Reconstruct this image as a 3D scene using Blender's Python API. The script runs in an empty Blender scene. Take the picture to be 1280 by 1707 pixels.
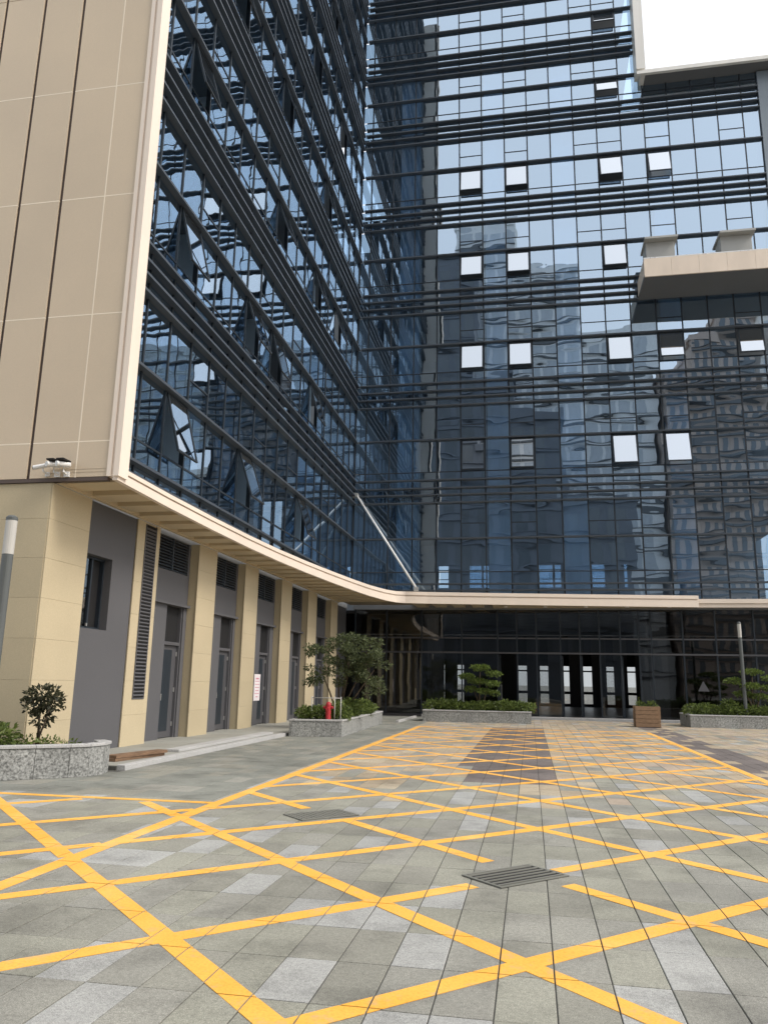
import bpy, bmesh, math, random
from math import sin, cos, pi, radians, sqrt, atan2
from mathutils import Matrix, Vector, Euler
random.seed(7)
sc = bpy.context.scene
col = sc.collection

# ------------------------------------------------------------------ camera
cam_data = bpy.data.cameras.new('camera')
cam = bpy.data.objects.new('camera', cam_data)
col.objects.link(cam)
F_PX, PITCH, ROLL, YAW, EYE = 1290.43, radians(12.3685), radians(0.9983), radians(10.7096), 1.55
cam_data.sensor_fit = 'HORIZONTAL'
cam_data.sensor_width = 36.0
cam_data.lens = F_PX / 1280.0 * 36.0
cam_data.clip_end = 3000
fw = Vector((-sin(YAW) * cos(PITCH), cos(YAW) * cos(PITCH), sin(PITCH)))
rt = Vector((cos(YAW), sin(YAW), 0))
up = rt.cross(fw)
rt2 = rt * cos(ROLL) + up * sin(ROLL)
up2 = up * cos(ROLL) - rt * sin(ROLL)
cam.matrix_world = Matrix(((rt2.x, up2.x, -fw.x, 0), (rt2.y, up2.y, -fw.y, 0), (rt2.z, up2.z, -fw.z, EYE), (0, 0, 0, 1)))
sc.camera = cam

# ------------------------------------------------------------------ sky, sun, exposure
SUN_DIR = Vector((0.85, -0.20, 0.95)).normalized()      # towards the sun
world = bpy.data.worlds.new('World')
sc.world = world
world.use_nodes = True
wn = world.node_tree.nodes
wl = world.node_tree.links
wn.clear()
w_out = wn.new('ShaderNodeOutputWorld')
w_sky = wn.new('ShaderNodeTexSky')
w_sky.sky_type = 'NISHITA'
w_sky.sun_disc = False
w_sky.sun_elevation = math.asin(SUN_DIR.z)
w_sky.sun_rotation = atan2(SUN_DIR.x, SUN_DIR.y)
w_sky.dust_density = 6.0
w_bg1 = wn.new('ShaderNodeBackground')
w_bg1.inputs['Strength'].default_value = 0.05
w_bg2 = wn.new('ShaderNodeBackground')                 # even layer of bright cloud over that sky
w_bg2.inputs['Color'].default_value = (0.97, 0.985, 1.0, 1)
w_bg2.inputs['Strength'].default_value = 0.80
w_add = wn.new('ShaderNodeAddShader')
wl.new(w_sky.outputs[0], w_bg1.inputs['Color'])
wl.new(w_bg1.outputs[0], w_add.inputs[0])
wl.new(w_bg2.outputs[0], w_add.inputs[1])
wl.new(w_add.outputs[0], w_out.inputs['Surface'])

sun_data = bpy.data.lights.new('sun', 'SUN')
sun_data.energy = 1.5
sun_data.angle = radians(22)
sun_data.color = (1.0, 0.95, 0.88)
sun = bpy.data.objects.new('sun', sun_data)
col.objects.link(sun)
sun.rotation_euler = (-SUN_DIR).to_track_quat('-Z', 'Y').to_euler()

sc.view_settings.view_transform = 'Standard'
sc.view_settings.look = 'None'
sc.view_settings.gamma = 1.0
sc.view_settings.use_curve_mapping = False
sc.view_settings.exposure = 0.45
sc.cycles.max_bounces = 10
sc.cycles.glossy_bounces = 6
sc.cycles.diffuse_bounces = 4
sc.cycles.transparent_max_bounces = 16
sc.cycles.sample_clamp_indirect = 6.0

# ------------------------------------------------------------------ materials
def nodes_of(name):
    m = bpy.data.materials.new(name)
    m.use_nodes = True
    nt = m.node_tree
    nt.nodes.clear()
    out = nt.nodes.new('ShaderNodeOutputMaterial')
    return m, nt, out

def noise(nt, scale, detail=3, rough=0.55, src='pos', stretch=None):
    if src == 'pos':
        g = nt.nodes.new('ShaderNodeNewGeometry')
        v = g.outputs['Position']
    else:
        g = nt.nodes.new('ShaderNodeTexCoord')
        v = g.outputs['Object']
    if stretch:
        mp = nt.nodes.new('ShaderNodeMapping')
        mp.inputs['Scale'].default_value = stretch
        nt.links.new(v, mp.inputs['Vector'])
        v = mp.outputs[0]
    n = nt.nodes.new('ShaderNodeTexNoise')
    n.inputs['Scale'].default_value = scale
    n.inputs['Detail'].default_value = detail
    n.inputs['Roughness'].default_value = rough
    nt.links.new(v, n.inputs['Vector'])
    return n.outputs['Fac']

def ramp(nt, fac, stops):
    r = nt.nodes.new('ShaderNodeValToRGB')
    cr = r.color_ramp
    while len(cr.elements) < len(stops):
        cr.elements.new(0.5)
    for e, (p, c) in zip(cr.elements, stops):
        e.position = p
        e.color = (c[0], c[1], c[2], 1) if not isinstance(c, (int, float)) else (c, c, c, 1)
    nt.links.new(fac, r.inputs['Fac'])
    return r.outputs['Color']

def mix(nt, a, b, fac, mode='MIX'):
    mx = nt.nodes.new('ShaderNodeMix')
    mx.data_type = 'RGBA'
    mx.blend_type = mode
    for s, v in ((6, a), (7, b), (0, fac)):
        if isinstance(v, (int, float)):
            mx.inputs[s].default_value = v if s == 0 else (v, v, v, 1)
        elif isinstance(v, tuple):
            mx.inputs[s].default_value = (*v[:3], 1)
        else:
            nt.links.new(v, mx.inputs[s])
    return mx.outputs[2]

def sc_col(c, k):
    return tuple(min(1, x * k) for x in c)

def stone(name, c, big=0.8, fine=90, rough=0.75, var=0.12, speck=0.25, bump=0.12, spec=0.3, per_object=0.0):
    """mineral surface: slow tone drift, fine grain speckle, fine relief"""
    m, nt, out = nodes_of(name)
    b = nt.nodes.new('ShaderNodeBsdfPrincipled')
    n1 = noise(nt, big, 4)
    n2 = noise(nt, fine, 2, 0.7)
    c1 = ramp(nt, n1, [(0.3, sc_col(c, 1 - var)), (0.7, sc_col(c, 1 + var))])
    sp = ramp(nt, n2, [(0.32, 1 - speck), (0.5, 1.0), (0.68, 1 + speck)])
    cc = mix(nt, c1, sp, 1.0, 'MULTIPLY')
    if per_object:
        oi = nt.nodes.new('ShaderNodeObjectInfo')
        pr = ramp(nt, oi.outputs['Random'], [(0, 1 - per_object), (1, 1 + per_object)])
        cc = mix(nt, cc, pr, 1.0, 'MULTIPLY')
    nt.links.new(cc, b.inputs['Base Color'])
    rr = ramp(nt, n1, [(0.3, rough - 0.1), (0.7, min(1, rough + 0.1))])
    nt.links.new(rr, b.inputs['Roughness'])
    b.inputs['Specular IOR Level'].default_value = spec
    if bump:
        bp = nt.nodes.new('ShaderNodeBump')
        bp.inputs['Strength'].default_value = bump
        bp.inputs['Distance'].default_value = 0.01
        nt.links.new(n2, bp.inputs['Height'])
        nt.links.new(bp.outputs[0], b.inputs['Normal'])
    nt.links.new(b.outputs[0], out.inputs['Surface'])
    return m

def paint(name, c, rough=0.5, metal=0.0, var=0.06, spec=0.4):
    m, nt, out = nodes_of(name)
    b = nt.nodes.new('ShaderNodeBsdfPrincipled')
    n1 = noise(nt, 1.3, 4, 0.6, stretch=(1, 1, 0.35))
    nt.links.new(ramp(nt, n1, [(0.3, sc_col(c, 1 - var)), (0.7, sc_col(c, 1 + var))]), b.inputs['Base Color'])
    nt.links.new(ramp(nt, n1, [(0.3, max(0.05, rough - 0.06)), (0.7, rough + 0.06)]), b.inputs['Roughness'])
    b.inputs['Metallic'].default_value = metal
    b.inputs['Specular IOR Level'].default_value = spec
    nt.links.new(b.outputs[0], out.inputs['Surface'])
    return m

def glass(name, tint, refl, r0, r1, wave=0.05, wscale=1.1):
    """coated pane: mirror share rising towards grazing, the rest tinted see-through; rippled like toughened glass"""
    m, nt, out = nodes_of(name)
    tr = nt.nodes.new('ShaderNodeBsdfTransparent')
    tr.inputs['Color'].default_value = (*tint, 1)
    clear = nt.nodes.new('ShaderNodeBsdfTransparent')
    gl = nt.nodes.new('ShaderNodeBsdfGlossy')
    gl.inputs['Color'].default_value = (*refl, 1)
    gl.inputs['Roughness'].default_value = 0.0
    oi = nt.nodes.new('ShaderNodeObjectInfo')
    g = nt.nodes.new('ShaderNodeNewGeometry')
    va = nt.nodes.new('ShaderNodeVectorMath')
    va.operation = 'MULTIPLY_ADD'
    va.inputs[1].default_value = (0.55, 0.55, 1.45)     # roller ripple: stronger up and down than across
    cb = nt.nodes.new('ShaderNodeCombineXYZ')
    mt = nt.nodes.new('ShaderNodeMath')
    mt.operation = 'MULTIPLY'
    mt.inputs[1].default_value = 37.0
    nt.links.new(oi.outputs['Random'], mt.inputs[0])
    for i in range(3):
        nt.links.new(mt.outputs[0], cb.inputs[i])
    nt.links.new(g.outputs['Position'], va.inputs[0])
    nt.links.new(cb.outputs[0], va.inputs[2])
    n = nt.nodes.new('ShaderNodeTexNoise')
    n.inputs['Scale'].default_value = wscale
    n.inputs['Detail'].default_value = 0.6
    nt.links.new(va.outputs[0], n.inputs['Vector'])
    bp = nt.nodes.new('ShaderNodeBump')
    bp.inputs['Strength'].default_value = 1.0
    bp.inputs['Distance'].default_value = wave
    nt.links.new(n.outputs['Fac'], bp.inputs['Height'])
    nt.links.new(bp.outputs[0], gl.inputs['Normal'])
    lw = nt.nodes.new('ShaderNodeLayerWeight')
    lw.inputs['Blend'].default_value = 0.35
    mr = nt.nodes.new('ShaderNodeMapRange')
    mr.inputs['To Min'].default_value = r0
    mr.inputs['To Max'].default_value = r1
    nt.links.new(lw.outputs['Facing'], mr.inputs['Value'])
    mx = nt.nodes.new('ShaderNodeMixShader')
    nt.links.new(mr.outputs[0], mx.inputs[0])
    nt.links.new(tr.outputs[0], mx.inputs[1])
    nt.links.new(gl.outputs[0], mx.inputs[2])
    mb = nt.nodes.new('ShaderNodeMixShader')        # inner side of the thin pane does not mirror a second time
    nt.links.new(g.outputs['Backfacing'], mb.inputs[0])
    nt.links.new(mx.outputs[0], mb.inputs[1])
    nt.links.new(clear.outputs[0], mb.inputs[2])
    nt.links.new(mb.outputs[0], out.inputs['Surface'])
    return m

def foliage(name, c1, c2):
    m, nt, out = nodes_of(name)
    b = nt.nodes.new('ShaderNodeBsdfPrincipled')
    at = nt.nodes.new('ShaderNodeAttribute')
    at.attribute_name = 'tone'
    nt.links.new(ramp(nt, at.outputs['Fac'], [(0.0, c1), (1.0, c2)]), b.inputs['Base Color'])
    b.inputs['Roughness'].default_value = 0.45
    b.inputs['Specular IOR Level'].default_value = 0.35
    tl = nt.nodes.new('ShaderNodeBsdfTranslucent')
    nt.links.new(ramp(nt, at.outputs['Fac'], [(0.0, sc_col(c1, 1.3)), (1.0, sc_col(c2, 1.5))]), tl.inputs['Color'])
    ms = nt.nodes.new('ShaderNodeMixShader')
    ms.inputs[0].default_value = 0.3
    nt.links.new(b.outputs[0], ms.inputs[1])
    nt.links.new(tl.outputs[0], ms.inputs[2])
    nt.links.new(ms.outputs[0], out.inputs['Surface'])
    return m

def paving_stone(name, c, speck=0.3, fine=140):
    m = stone(name, c, big=0.55, fine=fine, rough=0.7, var=0.1, speck=speck, bump=0.25, per_object=0.05)
    nt = m.node_tree
    b = [n for n in nt.nodes if n.type == 'BSDF_PRINCIPLED'][0]
    src = b.inputs['Base Color'].links[0].from_socket
    st = noise(nt, 1.7, 6, 0.65)                        # dust and dried water marks
    cc = mix(nt, src, ramp(nt, st, [(0.34, 0.74), (0.5, 1.0), (0.72, 1.08)]), 1.0, 'MULTIPLY')
    n4 = noise(nt, 38, 4, 0.75)                         # mottled mineral grain
    cc = mix(nt, cc, ramp(nt, n4, [(0.34, 0.80), (0.5, 1.0), (0.66, 1.16)]), 1.0, 'MULTIPLY')
    n5 = noise(nt, 0.35, 5, 0.7)                        # broad traffic grime
    cc = mix(nt, cc, ramp(nt, n5, [(0.36, 0.82), (0.55, 1.0), (0.7, 1.05)]), 1.0, 'MULTIPLY')
    n3 = noise(nt, 320, 1, 0.5)
    cc = mix(nt, cc, ramp(nt, n3, [(0.40, 0.72), (0.52, 1.0), (0.7, 1.22)]), 1.0, 'MULTIPLY')
    nt.links.new(cc, b.inputs['Base Color'])
    return m

def line_paint(name):
    m, nt, out = nodes_of(name)
    b = nt.nodes.new('ShaderNodeBsdfPrincipled')
    n1 = noise(nt, 1.1, 5, 0.6)
    n2 = noise(nt, 60, 3, 0.7)
    n3 = noise(nt, 4.5, 8, 0.8)
    c = ramp(nt, n1, [(0.3, (0.82, 0.395, 0.055)), (0.55, (0.86, 0.45, 0.085)), (0.75, (0.88, 0.53, 0.17))])
    c = mix(nt, c, ramp(nt, n2, [(0.35, 0.84), (0.5, 1.0), (0.7, 1.06)]), 1.0, 'MULTIPLY')
    c = mix(nt, c, (0.42, 0.36, 0.25), ramp(nt, n3, [(0.54, 0.0), (0.64, 0.5)]))
    nt.links.new(c, b.inputs['Base Color'])
    b.inputs['Roughness'].default_value = 0.6
    b.inputs['Specular IOR Level'].default_value = 0.3
    bp = nt.nodes.new('ShaderNodeBump')
    bp.inputs['Strength'].default_value = 0.2
    bp.inputs['Distance'].default_value = 0.005
    nt.links.new(n2, bp.inputs['Height'])
    nt.links.new(bp.outputs[0], b.inputs['Normal'])
    nt.links.new(b.outputs[0], out.inputs['Surface'])
    return m

def wood(name, c):
    m, nt, out = nodes_of(name)
    b = nt.nodes.new('ShaderNodeBsdfPrincipled')
    n1 = noise(nt, 6, 5, 0.6, stretch=(1, 1, 9))
    nt.links.new(ramp(nt, n1, [(0.3, sc_col(c, 0.6)), (0.7, sc_col(c, 1.25))]), b.inputs['Base Color'])
    b.inputs['Roughness'].default_value = 0.8
    nt.links.new(b.outputs[0], out.inputs['Surface'])
    return m

M = {}
M['panel'] = stone('beige_panel', (0.63, 0.52, 0.385), big=0.35, fine=55, rough=0.5, var=0.06, speck=0.03, bump=0.02, per_object=0.02)
M['pillar'] = stone('cream_stone', (0.50, 0.424, 0.285), big=0.5, fine=70, rough=0.65, var=0.07, speck=0.07, bump=0.05, per_object=0.03)
M['trim'] = paint('pale_trim', (0.82, 0.715, 0.61), 0.35, 0.0, 0.03)
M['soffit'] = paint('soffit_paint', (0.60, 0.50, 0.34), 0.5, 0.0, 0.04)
M['seam'] = paint('seam_pale', (0.88, 0.78, 0.63), 0.5)
M['lining'] = paint('lining_grey_brown', (0.44, 0.41, 0.37), 0.6)
M['reveal'] = paint('dark_reveal', (0.10, 0.075, 0.065), 0.7)
M['grey_wall'] = stone('grey_render', (0.105, 0.105, 0.112), big=0.6, fine=60, rough=0.85, var=0.06, speck=0.05, bump=0.05)
M['grey_door'] = paint('grey_door_paint', (0.085, 0.085, 0.092), 0.45)
M['dark_metal'] = paint('dark_metal', (0.058, 0.070, 0.086), 0.38, 0.0, 0.08, 0.45)
M['frame_metal'] = paint('frame_metal', (0.024, 0.032, 0.042), 0.4, 0.0, 0.08, 0.4)
M['louvre'] = paint('louvre_grey', (0.10, 0.10, 0.108), 0.5)
M['black'] = paint('black_void', (0.012, 0.012, 0.013), 0.8)
M['glass'] = glass('facade_glass', (0.44, 0.64, 0.86), (0.70, 0.85, 1.0), 0.50, 0.80, 0.0046, 0.95)
M['sash_glass'] = glass('sash_glass', (0.30, 0.37, 0.45), (0.88, 0.94, 1.0), 0.58, 0.95, 0.002, 0.7)
M['lobby_glass'] = glass('lobby_glass', (0.55, 0.57, 0.58), (0.9, 0.93, 0.95), 0.08, 0.5, 0.004, 0.9)
M['slab_int'] = paint('interior_slab', (0.20, 0.21, 0.22), 0.9)
M['int_wall'] = paint('interior_wall', (0.26, 0.28, 0.30), 0.9)
M['int_col'] = paint('interior_column', (0.74, 0.76, 0.78), 0.9)
M['lobby_dark'] = paint('lobby_dark_stone', (0.045, 0.045, 0.048), 0.35)
M['granite'] = stone('planter_granite', (0.265, 0.27, 0.26), big=1.2, fine=26, rough=0.6, var=0.14, speck=0.6, bump=0.1, per_object=0.06)
M['coping'] = stone('coping_granite', (0.42, 0.42, 0.415), big=0.8, fine=60, rough=0.6, var=0.06, speck=0.25, bump=0.08)
M['soil'] = stone('soil', (0.06, 0.045, 0.03), 2, 30, 0.95, 0.3, 0.3, 0.6)
M['bed'] = stone('joint_bed', (0.085, 0.085, 0.078), 1.0, 60, 0.95, 0.1, 0.2, 0.2)
M['ground'] = stone('far_ground', (0.24, 0.235, 0.215), 0.3, 8, 0.9, 0.1, 0.1, 0.1)
M['walk'] = stone('walkway_stone', (0.30, 0.30, 0.27), big=0.7, fine=110, rough=0.7, var=0.14, speck=0.2, bump=0.15, per_object=0.08)
M['line'] = line_paint('yellow_line_paint')
M['grate'] = paint('cast_iron', (0.21, 0.21, 0.185), 0.55, 0.2)
M['white'] = paint('white_enamel', (0.75, 0.75, 0.74), 0.35)
M['rail_grey'] = paint('rail_galvanised', (0.42, 0.42, 0.40), 0.4)
M['lamp_white'] = paint('lamp_opal', (0.50, 0.49, 0.46), 0.35)
M['lamp_pole'] = paint('lamp_pole', (0.10, 0.11, 0.11), 0.4)
M['red'] = paint('red_enamel', (0.42, 0.03, 0.04), 0.5)
M['paper'] = paint('notice_paper', (0.80, 0.74, 0.76), 0.8)
M['ink'] = paint('notice_ink', (0.62, 0.25, 0.32), 0.8)
M['steel'] = paint('stainless', (0.62, 0.62, 0.60), 0.3, 0.6)
M['bark'] = stone('bark', (0.11, 0.085, 0.06), 6, 50, 0.9, 0.3, 0.3, 0.4)
M['leaf_dark'] = foliage('leaf_dark', (0.016, 0.028, 0.012), (0.075, 0.105, 0.04))
M['leaf_olive'] = foliage('leaf_olive', (0.034, 0.048, 0.020), (0.17, 0.205, 0.095))
M['leaf_fresh'] = foliage('leaf_fresh', (0.035, 0.06, 0.014), (0.20, 0.27, 0.06))
M['leaf_mid'] = foliage('leaf_mid', (0.04, 0.064, 0.018), (0.20, 0.26, 0.065))
M['leaf_bronze'] = foliage('leaf_bronze', (0.02, 0.024, 0.014), (0.085, 0.085, 0.045))
M['wood'] = wood('crate_wood', (0.27, 0.17, 0.10))
M['wood_dark'] = wood('plank_wood', (0.20, 0.12, 0.07))
M['peach'] = paint('balcony_fascia', (0.80, 0.68, 0.56), 0.5)
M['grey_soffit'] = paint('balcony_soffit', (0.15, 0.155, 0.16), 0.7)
M['hood_grey'] = paint('duct_hood_grey', (0.42, 0.42, 0.40), 0.6)
M['pale_trim2'] = paint('roof_trim', (0.80, 0.78, 0.73), 0.4)
M['end_clad'] = paint('end_cladding', (0.22, 0.26, 0.30), 0.35)
M['soffit_shade'] = paint('soffit_recess_shade', (0.40, 0.33, 0.23), 0.6)  # soffit paint darkened so the recesses between the ribs look shaded
M['tile_grey'] = stone('tower_grey', (0.74, 0.77, 0.79), 0.2, 4, 0.8, 0.06, 0.05, 0.0)
M['tile_dark'] = stone('tower_dark', (0.13, 0.15, 0.18), 0.2, 4, 0.6, 0.1, 0.05, 0.0)
M['tile_brown'] = stone('tower_brown', (0.46, 0.38, 0.33), 0.2, 4, 0.85, 0.08, 0.05, 0.0)
M['tile_light'] = stone('tower_light', (0.72, 0.71, 0.68), 0.2, 4, 0.85, 0.05, 0.05, 0.0)
M['win_dark'] = paint('tower_window', (0.10, 0.12, 0.14), 0.2, 0.0, 0.1, 0.6)
M['win_grey'] = paint('tower_window_grey', (0.44, 0.49, 0.54), 0.3, 0.0, 0.1, 0.5)
M['band_dark'] = paint('tower_band_dark', (0.10, 0.11, 0.12), 0.5)

SLABS = [paving_stone('paving_grey_green', (0.300, 0.298, 0.250)), paving_stone('paving_grey', (0.296, 0.292, 0.258)),
         paving_stone('paving_mid', (0.272, 0.268, 0.230)), paving_stone('paving_light', (0.375, 0.378, 0.362)),
         paving_stone('paving_tan', (0.405, 0.335, 0.240)), paving_stone('paving_pink', (0.405, 0.335, 0.265)),
         paving_stone('paving_brown', (0.175, 0.152, 0.142)), paving_stone('paving_lane', (0.235, 0.242, 0.215)),
         paving_stone('paving_cream', (0.45, 0.385, 0.285))]

# ------------------------------------------------------------------ builders
def wm(o):
    b = Matrix.LocRotScale(o.location, o.rotation_euler, o.scale)
    return wm(o.parent) @ o.matrix_parent_inverse @ b if o.parent else b

def attach(o, parent):
    if parent is not None:
        o.parent = parent
        o.matrix_parent_inverse = wm(parent).inverted()
    return o

def tag(o, label=None, cat=None, group=None, kind=None):
    if label: o['label'] = label
    if cat: o['category'] = cat
    if group: o['group'] = group
    if kind: o['kind'] = kind
    return o

def empty(name, loc, label=None, cat=None, group=None):
    o = bpy.data.objects.new(name, None)
    o.location = loc
    o.empty_display_size = 0.2
    col.objects.link(o)
    return tag(o, label, cat, group)

class MB:
    def __init__(s):
        s.v, s.f, s.m, s.t = [], [], [], []
    def quad(s, pts, mi=0):
        n = len(s.v)
        s.v += [tuple(p) for p in pts]
        s.f.append(tuple(range(n, n + len(pts))))
        s.m.append(mi)
    def box(s, x0, x1, y0, y1, z0, z1, mi=0, xf=None):
        n = len(s.v)
        p = [(x, y, z) for z in (z0, z1) for y in (y0, y1) for x in (x0, x1)]
        if xf: p = [tuple(xf @ Vector(q)) for q in p]
        s.v += p
        for f in ((0, 2, 3, 1), (4, 5, 7, 6), (0, 1, 5, 4), (2, 6, 7, 3), (0, 4, 6, 2), (1, 3, 7, 5)):
            s.f.append(tuple(n + i for i in f)); s.m.append(mi)
    def prism(s, poly, z0, z1, mi=0):
        """poly: ccw list of (x,y)"""
        n = len(s.v); k = len(poly)
        s.v += [(x, y, z0) for x, y in poly] + [(x, y, z1) for x, y in poly]
        s.f.append(tuple(n + i for i in range(k - 1, -1, -1))); s.m.append(mi)
        s.f.append(tuple(n + k + i for i in range(k))); s.m.append(mi)
        for i in range(k):
            j = (i + 1) % k
            s.f.append((n + i, n + j, n + k + j, n + k + i)); s.m.append(mi)
    def tube(s, pts, radii, seg=8, mi=0, cap=True):
        pts = [Vector(p) for p in pts]
        n0 = len(s.v)
        for i, p in enumerate(pts):
            d = (pts[min(i + 1, len(pts) - 1)] - pts[max(i - 1, 0)]).normalized()
            a = d.orthogonal().normalized() if abs(d.z) > 0.99 else d.cross(Vector((0, 0, 1))).normalized()
            b = d.cross(a)
            r = radii[i] if isinstance(radii, (list, tuple)) else radii
            for k in range(seg):
                t = 2 * pi * k / seg
                s.v.append(tuple(p + a * (cos(t) * r) + b * (sin(t) * r)))
        for i in range(len(pts) - 1):
            for k in range(seg):
                k2 = (k + 1) % seg
                s.f.append((n0 + i * seg + k, n0 + i * seg + k2, n0 + (i + 1) * seg + k2, n0 + (i + 1) * seg + k)); s.m.append(mi)
        if cap:
            s.f.append(tuple(n0 + k for k in range(seg - 1, -1, -1))); s.m.append(mi)
            e = n0 + (len(pts) - 1) * seg
            s.f.append(tuple(e + k for k in range(seg))); s.m.append(mi)
    def leaf(s, p, d, nrm, L, W, tone):
        """folded pointed leaf: two triangles each side of the midrib"""
        d = d.normalized(); sd = d.cross(nrm)
        if sd.length < 1e-4: sd = d.orthogonal()
        sd.normalize(); u = sd.cross(d)
        n = len(s.v)
        mid = p + d * (L * 0.5)
        s.v += [tuple(p), tuple(mid + sd * W * 0.5 + u * W * 0.15), tuple(p + d * L - u * L * 0.12), tuple(mid - sd * W * 0.5 + u * W * 0.15)]
        s.f += [(n, n + 1, n + 2), (n, n + 2, n + 3)]
        s.m += [0, 0]; s.t += [tone, tone]
    def mesh(s, name, mats):
        me = bpy.data.meshes.new(name)
        me.from_pydata(s.v, [], s.f)
        for m in (mats if isinstance(mats, (list, tuple)) else [mats]):
            me.materials.append(m)
        if any(s.m): me.polygons.foreach_set('material_index', s.m)
        if s.t:
            a = me.attributes.new('tone', 'FLOAT', 'FACE')
            a.data.foreach_set('value', s.t)
        me.update()
        return me
    def build(s, name, mats, parent=None, bevel=0, smooth=False):
        me = s.mesh(name, mats)
        if bevel:
            bm = bmesh.new(); bm.from_mesh(me)
            bmesh.ops.bevel(bm, geom=bm.edges[:], offset=bevel, segments=1, affect='EDGES', clamp_overlap=True)
            bm.to_mesh(me); bm.free()
        if smooth:
            me.polygons.foreach_set('use_smooth', [True] * len(me.polygons))
        o = bpy.data.objects.new(name, me)
        col.objects.link(o)
        return attach(o, parent)

def bx(name, mat, parent, x0, x1, y0, y1, z0, z1, bevel=0):
    b = MB(); b.box(x0, x1, y0, y1, z0, z1)
    return b.build(name, mat, parent, bevel)

def inst(name, me, parent, loc, rot=None):
    o = bpy.data.objects.new(name, me)
    o.location = loc
    if rot: o.rotation_euler = rot
    col.objects.link(o)
    return attach(o, parent)

_boxcache = {}
def box_mesh(name, sx, sy, sz, mat, bevel=0):
    k = (name, round(sx, 4), round(sy, 4), round(sz, 4), mat.name)
    if k not in _boxcache:
        b = MB(); b.box(-sx / 2, sx / 2, -sy / 2, sy / 2, -sz / 2, sz / 2)
        me = b.mesh(name, mat)
        if bevel:
            bm = bmesh.new(); bm.from_mesh(me)
            bmesh.ops.bevel(bm, geom=bm.edges[:], offset=bevel, segments=1, affect='EDGES', clamp_overlap=True)
            bm.to_mesh(me); bm.free()
        _boxcache[k] = me
    return _boxcache[k]

# ------------------------------------------------------------------ the ground
g = MB(); g.quad([(-900, -900, -0.06), (900, -900, -0.06), (900, 900, -0.06), (-900, 900, -0.06)])
tag(g.build('ground', M['ground']), 'wide pale grey ground stretching away round the office building', 'ground', kind='structure')

PX0, PX1, PY0, PY1 = -6.81, 14.49, 1.7, 36.5
g = MB(); g.box(-22, 24, -12, 37.2, -0.058, -0.007)
paving = tag(g.build('paving', M['bed']), 'plaza paved with small grey granite slabs', 'paving', kind='structure')

def frame_px(x, y, z=0.0):
    d = Vector((x, y, z - EYE))
    c = d.dot(fw)
    if c < 0.5: return None
    return 640 + F_PX * d.dot(rt2) / c, 853.5 - F_PX * d.dot(up2) / c

def slab_kind(x, y):
    r = random.random()
    if x < -4.15 and y > 10.1:
        return 7 if r < 0.72 else (2 if r < 0.9 else 1)
    if -1.38 + 0.0 < x < 0.39 and y > 13.3 and y < 29.3:
        if y > 15.5 or -1.1 < x: return 6
    if 4.05 < x < 4.95 and y > 13: return 6 if r < 0.8 else 4
    warm = min(1.0, max(0.0, (y - 10.5) / 5.0))
    if random.random() < warm * 0.86:
        return 4 if r < 0.45 else (5 if r < 0.72 else (8 if r < 0.92 else 1))
    if r < 0.13: return 3
    return 0 if r < 0.52 else (1 if r < 0.78 else 2)

slab_meshes = {}
def slab_geo(b, cx, cy, z, sx, sy, mi=0):
    n = len(b.v); c = 0.003
    for (ex, zz) in ((0, -0.016), (0, -0.002), (c, 0.0)):
        for (a, d) in ((-1, -1), (1, -1), (1, 1), (-1, 1)):
            b.v.append((cx + a * (sx / 2 - ex), cy + d * (sy / 2 - ex), z + zz))
    for r in (0, 4):
        for i in range(4):
            j = (i + 1) % 4
            b.f.append((n + r + i, n + r + j, n + r + 4 + j, n + r + 4 + i)); b.m.append(mi)
    b.f.append((n + 8, n + 9, n + 10, n + 11)); b.m.append(mi)
for k, m in enumerate(SLABS):
    b = MB(); slab_geo(b, 0, 0, 0, 0.2925, 0.5925)
    slab_meshes[k] = b.mesh('slab', m)
cells = []
for i in range(-24, int(round((PX1 - PX0) / 0.3))):
    for j in range(int(round((PY1 - PY0) / 0.6))):
        cx, cy = PX0 + 0.15 + 0.3 * i, PY0 + 0.3 + 0.6 * j
        if i < 0 and cy > 12.5: continue
        q = frame_px(cx, cy)
        vis = q is not None and -60 < q[0] < 1340 and q[1] < 1760
        cells.append((cy * cy + cx * cx if vis else 1e9, cx, cy))
cells.sort()
field = MB()
for n, (d, cx, cy) in enumerate(cells):
    k = slab_kind(cx, cy)
    z = random.uniform(-0.0012, 0.0012)
    if n < 300:
        inst('slab', slab_meshes[k], paving, (cx, cy, z))
    else:
        slab_geo(field, cx, cy, z, 0.2925, 0.5925, k)
tag(field.build('slab_field', SLABS, paving), kind='stuff')

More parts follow.
